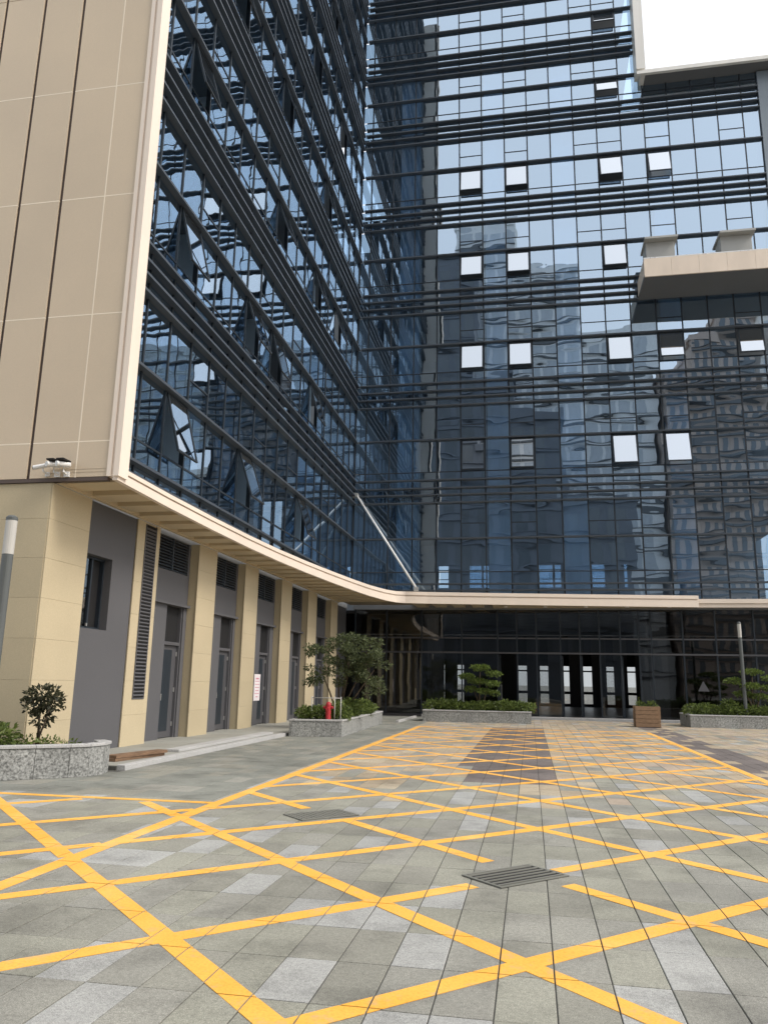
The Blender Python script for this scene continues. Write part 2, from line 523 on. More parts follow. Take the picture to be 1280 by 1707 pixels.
# yellow hatching painted on the paving
LZ0, LZ1 = 0.002, 0.0055
BX0, BX1, BY0, BY1 = -3.95, 3.87, 1.9, 28.6
def clip_diag(c, s, x0, x1, y0, y1):
    """line Y = c + s*X inside a rectangle -> x range"""
    if s > 0: a, b = max(x0, y0 - c), min(x1, y1 - c)
    else: a, b = max(x0, c - y1), min(x1, c - y0)
    return (a, b) if b - a > 0.12 else None
def strip(p, q, w, lift=0.0):
    d = Vector((q[0] - p[0], q[1] - p[1], 0)); L = d.length; d.normalize()
    nrm = Vector((-d.y, d.x, 0)) * (w / 2)
    b = MB()
    P, Q = Vector((*p, 0)), Vector((*q, 0))
    poly = [(v.x, v.y) for v in (P - nrm, Q - nrm, Q + nrm, P + nrm)]
    xs, ys = [v[0] for v in poly], [v[1] for v in poly]
    for i in range(int(math.floor((min(xs) - PX0) / 0.3)), int(math.floor((max(xs) - PX0) / 0.3)) + 1):
        for j in range(int(math.floor((min(ys) - PY0) / 0.6)), int(math.floor((max(ys) - PY0) / 0.6)) + 1):
            x0, y0 = PX0 + 0.3 * i + 0.0048, PY0 + 0.6 * j + 0.0048       # the paint film breaks at every joint
            c = poly
            for ax, lim, sg in ((0, x0, 1), (0, x0 + 0.2904, -1), (1, y0, 1), (1, y0 + 0.5904, -1)):
                out = []
                for k in range(len(c)):
                    u, v = c[k - 1], c[k]
                    du, dv = sg * (u[ax] - lim), sg * (v[ax] - lim)
                    if (du >= 0) != (dv >= 0):
                        t = du / (du - dv)
                        out.append((u[0] + t * (v[0] - u[0]), u[1] + t * (v[1] - u[1])))
                    if dv >= 0: out.append(v)
                c = out
                if len(c) < 3: break
            if len(c) >= 3:
                b.prism(c, LZ0 - 0.001, LZ1 - 0.0025 + lift)
    return b.build('painted_line', M['line'], paving)
GRATES = [(-0.16, 6.96), (-2.46, 9.37)]
def diag_line(c, s, x0, x1, y0, y1, lift):
    r = clip_diag(c, s, x0, x1, y0, y1)
    if not r: return
    segs = [r]
    for gx, gy in GRATES:
        t = (gy - c + gx) / 2 if s > 0 else (c - gy + gx) / 2          # foot of the perpendicular
        dist = abs(gy - c - s * gx) / sqrt(2)
        if dist < 0.36:
            new = []
            for a, b in segs:
                for u, v in ((a, min(b, t - 0.36)), (max(a, t + 0.30), b)):
                    if v - u > 0.1: new.append((u, v))
            segs = new
    for a, b in segs:
        strip((a, c + s * a), (b, c + s * b), 0.148, lift)
for k in range(-1, 14):
    diag_line(2.62 + 2.2 * k, -1, BX0, BX1, BY0, BY1, 0.0003)
    diag_line(4.95 + 2.1 * k - 4.2, 1, BX0, BX1, BY0, BY1, 0.0006)
for k in range(0, 3):                                                  # side arm of the box, to the left
    diag_line(2.62 + 2.2 * k, -1, -12, BX0 - 0.08, 2.0, 9.7, 0.0003)
for k in range(1, 9):
    diag_line(4.95 + 2.1 * k, 1, -12, BX0 - 0.08, 2.0, 9.7, 0.0006)
strip((BX0, BY0), (BX0, BY1), 0.16, 0.0009)
strip((BX1, 9.0), (BX1, BY1), 0.15, 0.0009)
strip((BX0, BY1), (BX1, BY1), 0.15, 0.0012)
strip((-12, 9.78), (BX0 - 0.08, 9.86), 0.13, 0.0012)

# low walkway in front of the left pillars, and the lobby threshold
b = MB(); b.box(-9.6, -6.98, 12.75, 36.5, -0.05, 0.06)
wlk = tag(b.build('walkway', M['bed']), 'low stone walkway in front of the beige pillars', 'walkway', kind='structure')
y = 12.77
wm_ = {}
while y < 30.0:
    for (xa, xb) in ((-9.56, -8.75), (-8.745, -7.87), (-7.865, -6.99)):
        inst('slab', box_mesh('slab', xb - xa - 0.005, 0.893, 0.016, M['walk'], 0.002), wlk, ((xa + xb) / 2, y + 0.45, 0.065 + random.uniform(-.001, .001)))
    y += 0.9
y = 12.77
while y < 21.8:
    inst('kerb_stone', box_mesh('kerb_stone', 0.16, 0.995, 0.13, M['coping'], 0.006), wlk, (-6.90, y + 0.5, 0.018))
    y += 1.0
y = 15.4
while y < 21.0:
    inst('step_stone', box_mesh('step_stone', 0.30, 0.995, 0.055, M['coping'], 0.006), wlk, (-7.22, y + 0.5, 0.1015))
    y += 1.0
b = MB(); b.box(-22, 24, 37.2, 62, -0.05, 0.08)
lob = tag(b.build('lobby_floor', M['lobby_dark']), 'dark polished floor inside the glazed lobby', 'floor', kind='structure')
for k in range(16):
    inst('kerb_stone', box_mesh('kerb_stone', 1.245, 0.35, 0.15, M['coping'], 0.006), lob, (-4.4 + 1.25 * k, 36.9, 0.03))
for k in range(3):
    inst('kerb_stone', box_mesh('kerb_stone', 0.12, 1.6, 0.10, M['coping'], 0.006), lob, (-5.15 - 0.0 * k, 31.6 + 1.605 * k, 0.03))

# ------------------------------------------------------------------ curtain walls
XG, YG = -8.80, 38.0
Z_BASE = 5.50
RAIL = [8.55, 13.72, 18.95, 24.17, 29.40, 34.12, 38.50, 42.90]
TRANS = [6.90, 12.05, 17.45, 22.70, 27.81, 33.07, 37.45, 41.85]
FINS = [[6.27, 5.95], [11.58, 11.15, 10.80, 10.39], [16.82, 16.39, 16.0, 15.56], [22.07, 21.63, 21.21, 20.79], [27.27, 26.83, 26.40, 25.97],
        [32.50, 32.09, 31.65, 31.24], [36.86, 36.40, 35.94, 35.54], [41.20, 40.78, 40.36, 39.94]]
for i in range(5):
    RAIL.append(RAIL[-1] + 4.4); TRANS.append(TRANS[-1] + 4.4); FINS.append([z + 4.4 for z in FINS[-1]])
FD, FT = 0.20, 0.065                                   # projection and thickness of a sun-shading fin
MOD = 1.238

def wall_xf(side):
    """local (u along wall, v outward, z) -> world position"""
    if side == 'back': return lambda u, v, z: (u, YG - v, z)
    return lambda u, v, z: (XG + v, u, z)

def bar(name, mat, parent, side, u0, u1, v0, v1, z0, z1):
    if side == 'back': return bx(name, mat, parent, u0, u1, YG - v1, YG - v0, z0, z1)
    return bx(name, mat, parent, XG + v0, XG + v1, u0, u1, z0, z1)

def pane_at(name, parent, side, u0, u1, z0, z1, mat, tilt=0.0):
    w, h = u1 - u0 - 0.012, z1 - z0 - 0.012
    cu, cz = (u0 + u1) / 2, (z0 + z1) / 2
    if side == 'back':
        me = box_mesh('pane', w, 0.012, h, mat)
        loc, rot = (cu, YG, cz), (radians(random.gauss(0, tilt)), 0, radians(random.gauss(0, tilt)))
    else:
        me = box_mesh('pane', 0.012, w, h, mat)
        loc, rot = (XG, cu, cz), (0, radians(random.gauss(0, tilt)), radians(random.gauss(0, tilt)))
    return inst(name, me, parent, loc, rot)

def sash_at(parent, side, u0, u1, z0, z1, ang):
    """top-hung window pushed out at the bottom: frame with its pane"""
    w, h = u1 - u0 - 0.03, z1 - z0 - 0.03
    t = 0.05
    b = MB()
    for (a0, a1, c0, c1) in ((-w / 2, w / 2, -t, 0), (-w / 2, w / 2, -h, -h + t), (-w / 2, -w / 2 + t, -h + t, -t), (w / 2 - t, w / 2, -h + t, -t)):
        b.box(a0, a1, -0.025, 0.025, c0, c1)
    me = b.mesh('sash', M['frame_metal'])
    cu = (u0 + u1) / 2
    if side == 'back':
        loc, rot = (cu, YG - 0.03, z1 - 0.015), Euler((-ang, 0, 0))
    else:
        loc, rot = (XG + 0.03, cu, z1 - 0.015), (Matrix.Rotation(pi / 2, 3, 'Z') @ Matrix.Rotation(-ang, 3, 'X')).to_euler()
    o = inst('sash', me, parent, loc, rot)
    p = bpy.data.objects.new('pane', box_mesh('pane', w - 2 * t, 0.012, h - 2 * t, M['sash_glass']))
    p.location = (0, 0, -h / 2)
    col.objects.link(p)
    p.parent = o
    # stay arms
    q = bpy.data.objects.new('stay', None) if False else None
    return o

def curtain_wall(parent, side, edges, n_storey, z_top_fn, sashes, split_cols, merge_from):
    """edges: mullion positions along the wall. z_top_fn(u) cuts the wall lower on some columns"""
    u_lo, u_hi = edges[0], edges[-1]
    rest = MB()
    def put(kind, a, c, z0, z1, storey):
        if z0 >= z_top_fn((a + c) / 2): return
        z1 = min(z1, z_top_fn((a + c) / 2))
        if z1 - z0 < 0.05: return
        if storey >= merge_from:
            if side == 'back': rest.box(a + .006, c - .006, YG - .006, YG + .006, z0 + .006, z1 - .006)
            else: rest.box(XG - .006, XG + .006, a + .006, c - .006, z0 + .006, z1 - .006)
        else:
            pane_at(kind, parent, side, a, c, z0, z1, M['glass'], 0.16)
    for i in range(n_storey):
        lowest_next = FINS[i + 1][-1] if i + 1 < len(FINS) else RAIL[i] + 2.0
        for k in range(len(edges) - 1):
            a, c = edges[k] + 0.03, edges[k + 1] - 0.03
            if c - a < 0.15: continue
            fin_top = FINS[i][0] + FT
            if i == 0:
                put('spandrel_pane', a, c, Z_BASE, FINS[0][0], i)
            else:
                put('spandrel_pane', a, c, FINS[i][-1] + FT, FINS[i][0], i)
            put('vent_pane', a, c, fin_top, TRANS[i] - 0.02, i)
            key = (i, k)
            if key in sashes and RAIL[i] < z_top_fn((a + c) / 2):
                sash_at(parent, side, a, c, TRANS[i] + 0.03, RAIL[i] - 0.01, radians(sashes[key]))
            else:
                put('pane', a, c, TRANS[i] + 0.03, RAIL[i], i)
            z0, z1 = RAIL[i] + FT, lowest_next
            if k in split_cols and i < merge_from and z1 < z_top_fn((a + c) / 2):
                zm = z0 + (z1 - z0) * 0.42
                put('pane', a, c, z0, zm - 0.02, i)
                put('pane', a, c, zm + 0.02, z1, i)
                bar('glazing_bar', M['frame_metal'], parent, side, a, c, -0.03, 0.025, zm - 0.02, zm + 0.02)
            else:
                put('pane', a, c, z0, z1, i)
    if rest.v:
        tag(rest.build('upper_pane_field', M['glass'], parent), kind='stuff')
    # horizontal fins and thin transoms run the whole wall
    for i in range(n_storey):
        for z, kind in [(RAIL[i], 'fin')] + [(z, 'fin') for z in FINS[i]] + [(TRANS[i] - 0.02, 'transom')]:
            hi = u_hi
            while hi > u_lo + 1 and z >= z_top_fn(hi - 0.1): hi -= 0.1
            if hi <= u_lo + 1: continue
            lo = u_lo if side == 'left' else u_lo + FD + 0.01
            h2 = hi if side == 'back' else u_hi - 0.004
            if kind == 'fin': bar('sun_fin', M['dark_metal'], parent, side, lo, h2, -0.05, FD, z, z + FT)
            else: bar('transom', M['frame_metal'], parent, side, lo, h2, -0.04, 0.025, z, z + 0.045)
    # vertical mullions
    for u in edges:
        zt = min(z_top_fn(u - 0.05), RAIL[n_storey - 1] + 2.0)
        bar('mullion', M['frame_metal'], parent, side, u - 0.028, u + 0.028, -0.10, 0.034, Z_BASE, zt)

# ---- back wing
bw = empty('office_wing', (2, 42, 0), 'glass office wing facing the plaza above the dark lobby, with balcony at right', 'building')
edges_b = [XG + 0.03] + [-4.49 + MOD * k for k in range(-3, 14)] + [12.42]
ROOF_STEP_X, ROOF_STEP_Z = 6.30, 33.46
def top_back(u): return ROOF_STEP_Z if u > ROOF_STEP_X - 0.05 else 43.6
kB = lambda k: k + 4                                    # module number -> column index in edges_b
sb = {}
for i, cols in {4: (1, 3, 7, 9), 3: (1, 3, 7), 2: (1, 3, 7, 9, 12), 1: (1, 3, 7, 9), 5: (7,), 6: (7,)}.items():
    for k in cols:
        sb[(i, kB(k))] = random.uniform(9, 14)
sb[(2, kB(9))] = 13; sb[(2, kB(12))] = 12; sb[(1, kB(3))] = 7; sb[(1, kB(1))] = 4
sb[(4, kB(7))] = 17; sb[(4, kB(9))] = 14; sb[(5, kB(7))] = 20; sb[(6, kB(7))] = 24; sb[(3, kB(3))] = 13
curtain_wall(bw, 'back', edges_b, 8, top_back, sb, {kB(k) for k in (1, 3, 6, 7, 9, 12)}, 7)
bx('end_column', M['end_clad'], bw, 12.44, 14.6, 37.85, 39.0, 5.5, 33.4)
# slabs, ceiling, core and columns behind the glass
for i in range(8):
    zt = (FINS[i][0] + FINS[i][-1]) / 2 if i else 5.35
    x1 = 14.4 if zt < 33 else 6.2
    bx('floor_slab', M['slab_int'], bw, XG + 0.1, x1, YG + 0.16, 52, zt - 0.28, zt + 0.22)
bx('core_wall', M['int_wall'], bw, XG + 0.1, 6.2, 45.0, 45.3, 11.3, 43.5)
bx('core_wall', M['int_wall'], bw, 6.2, 14.4, 45.0, 45.3, 11.3, 33.4)
rw = MB(); xs = -16
for a, c in ((-8.75, -7.9), (-6.01, -5.32), (-3.9, -3.09), (-2.97, -2.61), (0.72, 1.58), (1.73, 2.12), (4.12, 4.92), (6.13, 6.35)):
    rw.box(xs, a, 52.05, 52.4, 7.8, 9.35); xs = c
rw.box(xs, 14.6, 52.05, 52.4, 7.8, 9.35)
rw.box(-16, 14.6, 52.05, 52.5, 5.1, 7.8); rw.box(-16, 14.6, 52.05, 52.5, 9.35, 33.4)
rw.build('rear_wall', M['int_wall'], bw)
for a, c in ((-8.75, -7.9), (-3.9, -3.09), (-2.97, -2.61), (0.72, 1.58), (1.73, 2.12), (4.12, 4.92), (6.13, 6.35)):
    bx('rear_dim_pane', M['glass'], bw, a + .01, c - .01, 52.2, 52.212, 7.81, 9.34)  # tinted glass added to dim the daylight through these slots
bx('rear_railing', M['frame_metal'], bw, -16, 14.6, 52.1, 52.16, 8.95, 9.02)
bx('rear_railing', M['frame_metal'], bw, -16, 14.6, 52.1, 52.16, 8.35, 8.4)
for (x0, x1) in ((-1.9, -0.85), (1.8, 2.95), (6.95, 8.0), (-6.6, -5.5)):
    for i in range(6):
        za = (FINS[i][0] + FINS[i][-1]) / 2 + 0.23 if i else 5.58
        zb = (FINS[i + 1][0] + FINS[i + 1][-1]) / 2 - 0.29
        if x0 > 6 and zb > 33: continue
        bx('column', M['int_col'], bw, x0, x1, 38.42, 39.3, za, zb)
for (x0, x1, d) in ((-0.7, 1.8, 43.2), (3.3, 6.1, 42.1), (-5.5, -2.0, 43.6)):
    bx('partition', M['int_wall'], bw, x0, x1, d, d + 0.12, 11.3, 15.8)
# roof step with projecting eaves
bx('roof_slab', M['grey_soffit'], bw, 6.75, 15.2, 37.21, 52, 33.47, 33.66)
b = MB()
b.box(6.28, 15.3, 37.12, 37.205, 33.42, 33.72); b.box(6.28, 15.3, 37.03, 37.115, 33.42, 33.60)
b.build('eaves_trim', M['pale_trim2'], bw)
b = MB()
b.box(6.28, 6.50, 37.13, 37.98, 33.74, 43.6); b.box(6.502, 6.74, 37.21, 38.4, 33.48, 43.6); b.box(6.28, 6.745, 37.04, 37.125, 33.74, 43.6)
b.build('corner_trim', M['pale_trim2'], bw)
bx('roof_slab', M['grey_soffit'], bw, XG, 6.28, 38.06, 52, 43.62, 43.9)
# trim band over the lobby, right of the canopy
b = MB()
b.box(7.62, 15, 37.62, 37.96, 5.12, 5.30); b.box(7.62, 15, 37.56, 37.96, 5.305, 5.50)
b.build('base_trim', M['trim'], bw)

# projecting balcony
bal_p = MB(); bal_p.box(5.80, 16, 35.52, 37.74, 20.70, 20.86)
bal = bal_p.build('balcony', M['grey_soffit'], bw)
b = MB()
for k in range(8):
    b.box(5.80 + 1.25 * k, 5.80 + 1.25 * k + 1.243, 35.44, 35.515, 20.72, 21.66)
b.box(5.80, 5.87, 35.52, 37.74, 20.865, 21.66)
b.build('balcony_front', M['peach'], bal)
bx('balcony_rail', M['steel'], bal, 5.8, 16, 35.50, 35.55, 21.70, 21.75)
for (x0, x1) in ((5.92, 7.45), (9.35, 10.95)):
    b = MB()
    b.box(x0 + 0.08, x1 - 0.12, 35.85, 36.9, 20.87, 22.75)
    b.box(x0, x1, 35.50, 37.1, 22.755, 22.87)
    b.build('duct_hood', M['hood_grey'], bal, 0.01)

# ---- lobby front under the back wing
YL = 38.32
LX = [-8.6, -7.0, -5.24, -3.27, -1.54, -0.62, 0.31, 1.43, 2.33, 3.23, 4.18, 5.02, 5.58, 6.99, 8.43, 10.1, 11.8, 13.5]
OPEN = {4, 7, 8, 10}
lf = bw
for i in range(len(LX) - 1):
    a, c = LX[i] + 0.035, LX[i + 1] - 0.035
    inst('lobby_pane', box_mesh('pane', c - a, 0.012, 5.05 - 3.75, M['lobby_glass']), lf, ((a + c) / 2, YL, (5.05 + 3.75) / 2), (radians(random.gauss(0, .15)), 0, radians(random.gauss(0, .15))))
    inst('lobby_pane', box_mesh('pane', c - a, 0.012, 3.66 - 3.05, M['lobby_glass']), lf, ((a + c) / 2, YL, (3.66 + 3.05) / 2), (radians(random.gauss(0, .15)), 0, radians(random.gauss(0, .15))))
    if i not in OPEN:
        inst('lobby_pane', box_mesh('pane', c - a, 0.012, 2.95 - 0.12, M['lobby_glass']), lf, ((a + c) / 2, YL, (2.95 + 0.12) / 2), (radians(random.gauss(0, .12)), 0, radians(random.gauss(0, .12))))
for i, x in enumerate(LX):
    bx('mullion', M['frame_metal'], lf, x - 0.032, x + 0.032, YL - 0.06, YL + 0.06, 0.085, 5.06)
bx('transom', M['louvre'], lf, LX[0], LX[-1], YL - 0.05, YL + 0.05, 3.67, 3.73)
bx('door_header', M['grey_door'], lf, LX[0], LX[-1], YL - 0.09, YL + 0.02, 2.96, 3.04)
for i in sorted(OPEN):                                   # leaves standing open, folded back inside
    x = LX[i] + 0.06
    d = MB()
    d.box(x, x + 0.05, YL + 0.10, YL + 0.16, 0.1, 2.9); d.box(x, x + 0.05, YL + 0.90, YL + 0.98, 0.1, 2.9)
    d.box(x, x + 0.05, YL + 0.16, YL + 0.90, 0.1, 0.3); d.box(x, x + 0.05, YL + 0.16, YL + 0.90, 2.78, 2.9)
    dr = d.build('door', M['frame_metal'], lf)
    bx('pane', M['lobby_glass'], dr, x + 0.02, x + 0.032, YL + 0.165, YL + 0.895, 0.305, 2.775)
    bx('handle', M['steel'], dr, x + 0.055, x + 0.085, YL + 0.84, YL + 0.87, 0.8, 1.5)
bx('lobby_ceiling', M['lobby_dark'], lf, -16, 14.6, YL + 0.2, 52.0, 4.9, 5.06)
for x in (-4.9, 6.3, 11.0):
    bx('column', M['grey_wall'], lf, x - 0.4, x + 0.4, 41.0, 41.8, 0.085, 4.89)
# far wall with tall glazed slots to the daylight behind the building
slots = [(-6.5, -6.0), (-5.1, -4.65), (-0.84, -0.26), (0.64, 1.20), (2.10, 2.62), (3.55, 4.14), (5.10, 5.60), (6.48, 7.02), (8.1, 8.6)]
xs = -16
wallb = MB()
for a, c in slots:
    wallb.box(xs, a, 56.0, 56.3, 0.085, 4.9); xs = c
wallb.box(xs, 16, 56.0, 56.3, 0.085, 4.9)
fwl = wallb.build('rear_lobby_wall', M['lobby_dark'], lf)
for a, c in slots:
    bx('pane', M['lobby_glass'], fwl, a + 0.005, c - 0.005, 56.10, 56.112, 0.285, 2.79)  # glass added here to tone down the bright slots
    bx('door_leaf', M['black'], fwl, a, c, 56.05, 56.2, 2.80, 4.9)
    bx('door_rail', M['black'], fwl, a, c, 56.05, 56.2, 2.42, 2.52)
    bx('door_rail', M['black'], fwl, a, c, 56.05, 56.2, 0.92, 1.10)
    bx('door_rail', M['black'], fwl, a, c, 56.05, 56.2, 0.085, 0.28)
bx('rear_lobby_ceiling', M['lobby_dark'], lf, -16, 16, 52.55, 56.4, 4.92, 5.2)
bx('lobby_side_wall', M['lobby_dark'], lf, -16.2, -15.9, 38.4, 56.0, 0.085, 4.9)
bx('lobby_side_wall', M['lobby_dark'], lf, 14.2, 14.5, 38.4, 56.0, 0.085, 4.9)

# ---- left wing
LY0 = 12.66
lw = empty('office_wing', (-12, 25, 0), 'tall left office wing with beige end wall and ribbed glass side', 'building')
LTOP = 64.0
edges_l = [12.98] + [16.9 + MOD * k for k in range(-3, 17)] + [37.94]
kL = lambda k: k + 4
sl = {}
for i, cols in {0: (0, 4, 9), 1: (0, 4, 6, 10), 2: (0, 6, 10, 13), 3: (2, 6, 11), 4: (4, 9, 13), 5: (6, 11)}.items():
    for k in cols: sl[(i, kL(k))] = random.uniform(13, 20)
curtain_wall(lw, 'left', edges_l, 13, lambda u: LTOP, sl, {kL(k) for k in (1, 5, 8, 12)}, 6)
for i in range(13):
    zt = (FINS[i][0] + FINS[i][-1]) / 2 if i else 5.35
    bx('floor_slab', M['slab_int'], lw, -20, XG - 0.16, 13.0, 37.9, zt - 0.28, zt + 0.22)
bx('core_wall', M['int_wall'], lw, -15.3, -15.0, 13.0, 37.9, 5.6, LTOP)
for yy in (15.2, 21.4, 27.6, 33.8):
    for i in range(6):
        za = (FINS[i][0] + FINS[i][-1]) / 2 + 0.23 if i else 5.58
        zb = (FINS[i + 1][0] + FINS[i + 1][-1]) / 2 - 0.29
        bx('column', M['int_col'], lw, -11.2, -10.3, yy, yy + 0.9, za, zb)
# end wall: backing, panels with recessed joints, pale edge trim
ew = bx('end_wall', M['reveal'], lw, -21, -7.62, LY0 + 0.035, LY0 + 0.24, 5.16, LTOP)
bx('end_wall_lining', M['lining'], lw, -21, -7.45, LY0 + 0.245, LY0 + 0.30, 5.3, LTOP)
bx('roof_slab', M['grey_soffit'], lw, -21, XG - 0.02, LY0 + 0.31, 37.9, LTOP + 0.01, LTOP + 0.3)
xj = [-7.62, -8.265, -9.25, -10.20, -11.17, -12.14, -13.1, -14.07, -15.04]
zj = [5.17, 5.87] + [5.87 + 2.603 * k for k in range(1, 23)]
zj = [z for z in zj if z < LTOP]
for a in range(len(xj) - 1):
    dark = a >= 1
    x1, x0 = xj[a], xj[a + 1]
    g1 = 0.006 if a == 0 else (0.006 if a == 1 else 0.035)
    g0 = 0.006 if a == 0 else 0.035
    for q in range(len(zj) - 1):
        w, h = x1 - g1 - x0 - g0, zj[q + 1] - zj[q] - 0.012
        inst('cladding_panel', box_mesh('cladding_panel', w, 0.034, h, M['panel'], 0.003), ew, ((x1 - g1 + x0 + g0) / 2, LY0 + 0.017, (zj[q] + zj[q + 1]) / 2))
    for q in range(1, 5):                                # pale sealant in the level joints in view
        bx('seam', M['seam'], ew, x0 + g0, x1 - g1, LY0 - 0.0015, LY0 + 0.034, zj[q] - 0.011, zj[q] + 0.011)
bx('seam', M['seam'], ew, -8.276, -8.254, LY0 - 0.0022, LY0 + 0.034, 5.17, 20)
bx('base_strip', M['reveal'], lw, -21, -7.60, LY0 - 0.01, LY0 + 0.1, 5.10, 5.165)
b = MB()
b.box(-7.615, -7.53, LY0 - 0.03, LY0 + 0.30, 5.17, LTOP)
b.box(-7.53, -7.47, LY0 - 0.005, LY0 + 0.30, 5.17, LTOP)
b.box(-7.47, -7.36, LY0 - 0.045, LY0 + 0.30, 5.17, LTOP)
b.build('edge_trim', M['trim'], lw)

# ground floor: pillars, grey infill, doors, louvres
PIL = [(12.70, 14.05), (16.0, 17.1), (19.42, 20.65), (22.95, 24.15), (26.65, 27.87), (30.1, 31.4), (33.8, 35.0)]
XP, XR = -8.72, -8.97
for n, (y0, y1) in enumerate(PIL):
    x0 = -14.9 if n == 0 else -9.6
    pl = bx('pillar', M['pillar'], lw, x0 + 0.02, XP - 0.03, y0 + 0.02, y1 - 0.02, 0.0, 5.1)
    z = 0.0
    hh = 0.735
    while z < 5.05:                                     # stone courses cladding the pillar
        z1 = min(5.095, z + hh)
        if n == 1:                                      # this one has a tall slot for the grille
            for (ya, yb) in ((y0, 16.36), (16.92, y1)) if z1 > 1.05 else ((y0, y1),):
                if z < 1.05 < z1 and yb - ya < 1: pass
                bx('stone', M['pillar'], pl, XP - 0.028, XP, ya + 0.0, yb - 0.0, z + 0.0012, z1 - 0.0012, 0.002)
        else:
            bx('stone', M['pillar'], pl, XP - 0.028, XP, y0, y1, z + 0.0012, z1 - 0.0012, 0.002)
        if n == 0:
            for xa in (-10.1, -11.6, -13.1, -14.6):
                bx('stone', M['pillar'], pl, xa, min(XP - 0.031, xa + 1.494), y0 - 0.01, y0 + 0.018, z + 0.0012, z1 - 0.0012, 0.002)
        z = z1
    if n == 1:
        bx('stone', M['pillar'], pl, XP - 0.028, XP, 16.362, 16.918, 0.7365, 1.065, 0.002)
        lv = bx('grille', M['black'], lw, XP - 0.0295, XP - 0.012, 16.37, 16.91, 1.07, 5.05)
        fr = MB()
        fr.box(XP - 0.011, XP + 0.012, 16.37, 16.40, 1.07, 5.05); fr.box(XP - 0.011, XP + 0.012, 16.88, 16.91, 1.07, 5.05); fr.box(XP - 0.011, XP + 0.012, 16.40, 16.88, 1.07, 1.10)
        fr.build('frame', M['louvre'], lv)
        me = box_mesh('slat', 0.035, 0.478, 0.032, M['louvre'])
        for k in range(48):
            inst('slat', me, lv, (XP - 0.004, 16.64, 1.15 + 0.081 * k), (0, radians(-35), 0))
# flush grey bay with a deep window, between the first two pillars
gb = MB()
for (ya, yb, za, zb) in ((14.055, 14.11, 0, 5.08), (15.09, 15.995, 0, 5.08), (14.11, 15.09, 0, 2.50), (14.11, 15.09, 4.0, 5.08)):
    gb.box(-9.3, XP - 0.035, ya, yb, za, zb)
gbo = gb.build('infill_wall', M['grey_wall'], lw)
wd = bx('window', M['black'], lw, -9.29, -9.02, 14.11, 15.09, 2.5, 4.0)
fr = MB()
for (ya, yb, za, zb) in ((14.11, 14.15, 2.5, 4.0), (15.05, 15.09, 2.5, 4.0), (14.15, 15.05, 2.5, 2.55), (14.15, 15.05, 3.95, 4.0), (14.60, 14.65, 2.55, 3.95)):
    fr.box(-9.018, -8.93, ya, yb, za, zb)
fr.build('window_frame', M['frame_metal'], wd)
bx('pane', M['lobby_glass'], wd, -8.98, -8.97, 14.15, 14.60, 2.55, 3.95)
bx('handle', M['steel'], wd, -8.93, -8.90, 14.56, 14.59, 2.56, 2.62)
for n in range(1, 6):
    b0, b1 = PIL[n][1] + 0.005, PIL[n + 1][0] - 0.005
    y_l0, y_l1 = b0 + 0.35, b1 - 0.12
    d0, d1 = b0 + 1.15, min(b0 + 2.12, b1 - 0.1)
    q = MB()
    for (ya, yb, za, zb) in ((b0, y_l0, 4.22, 5.08), (y_l1, b1, 4.22, 5.08), (b0, b1, 3.40, 4.22), (b0, d0, 0, 3.40), (d1, b1, 0, 3.40)):
        q.box(-9.5, XR, ya, yb, za, zb)
    q.build('infill_wall', M['grey_wall'], lw)
    bx('ledge', M['grey_wall'], lw, XR + 0.002, XR + 0.10, b0 + 0.01, b1 - 0.01, 3.36, 3.43)
    lo = bx('louvre', M['black'], lw, -9.45, XR - 0.10, y_l0, y_l1, 4.22, 5.08)
    me = box_mesh('slat', 0.09, y_l1 - y_l0, 0.012, M['dark_metal'])
    for k in range(11):
        inst('slat', me, lo, (XR - 0.045, (y_l0 + y_l1) / 2, 4.27 + 0.075 * k), (0, radians(38), 0))
    bx('frame', M['dark_metal'], lo, XR - 0.1, XR + 0.006, (y_l0 + y_l1) / 2 - 0.015, (y_l0 + y_l1) / 2 + 0.015, 4.23, 5.07)
    dr = bx('door', M['grey_door'], lw, XR - 0.16, XR - 0.11, d0 + 0.05, d1 - 0.05, 0.09, 2.36)
    bx('door_panel', M['frame_metal'], dr, XR - 0.108, XR - 0.102, d0 + 0.17, d1 - 0.30, 0.25, 2.25)
    for zh in (0.35, 1.2, 2.1):
        bx('hinge', M['steel'], dr, XR - 0.108, XR - 0.085, d1 - 0.075, d1 - 0.055, zh, zh + 0.11)
    bx('handle', M['steel'], dr, XR - 0.108, XR - 0.05, d0 + 0.12, d0 + 0.15, 1.0, 1.16)
    bx('fanlight', M['black'], lw, XR - 0.17, XR - 0.12, d0 + 0.05, d1 - 0.05, 2.46, 3.34)
    fr = MB()
    for (ya, yb, za, zb) in ((d0, d0 + 0.05, 0.065, 3.4), (d1 - 0.05, d1, 0.065, 3.4), (d0 + 0.05, d1 - 0.05, 2.37, 2.45), (d0 + 0.05, d1 - 0.05, 3.35, 3.4)):
        fr.box(XR - 0.17, XR - 0.04, ya, yb, za, zb)
    fr.build('door_frame', M['louvre'], lw)
bx('side_wall', M['grey_wall'], lw, -9.6, -9.0, 35.0, 37.9, 0, 5.08)
bx('ground_floor_wall', M['grey_wall'], lw, -14.8, -9.62, 14.2, 37.9, 0, 5.0)

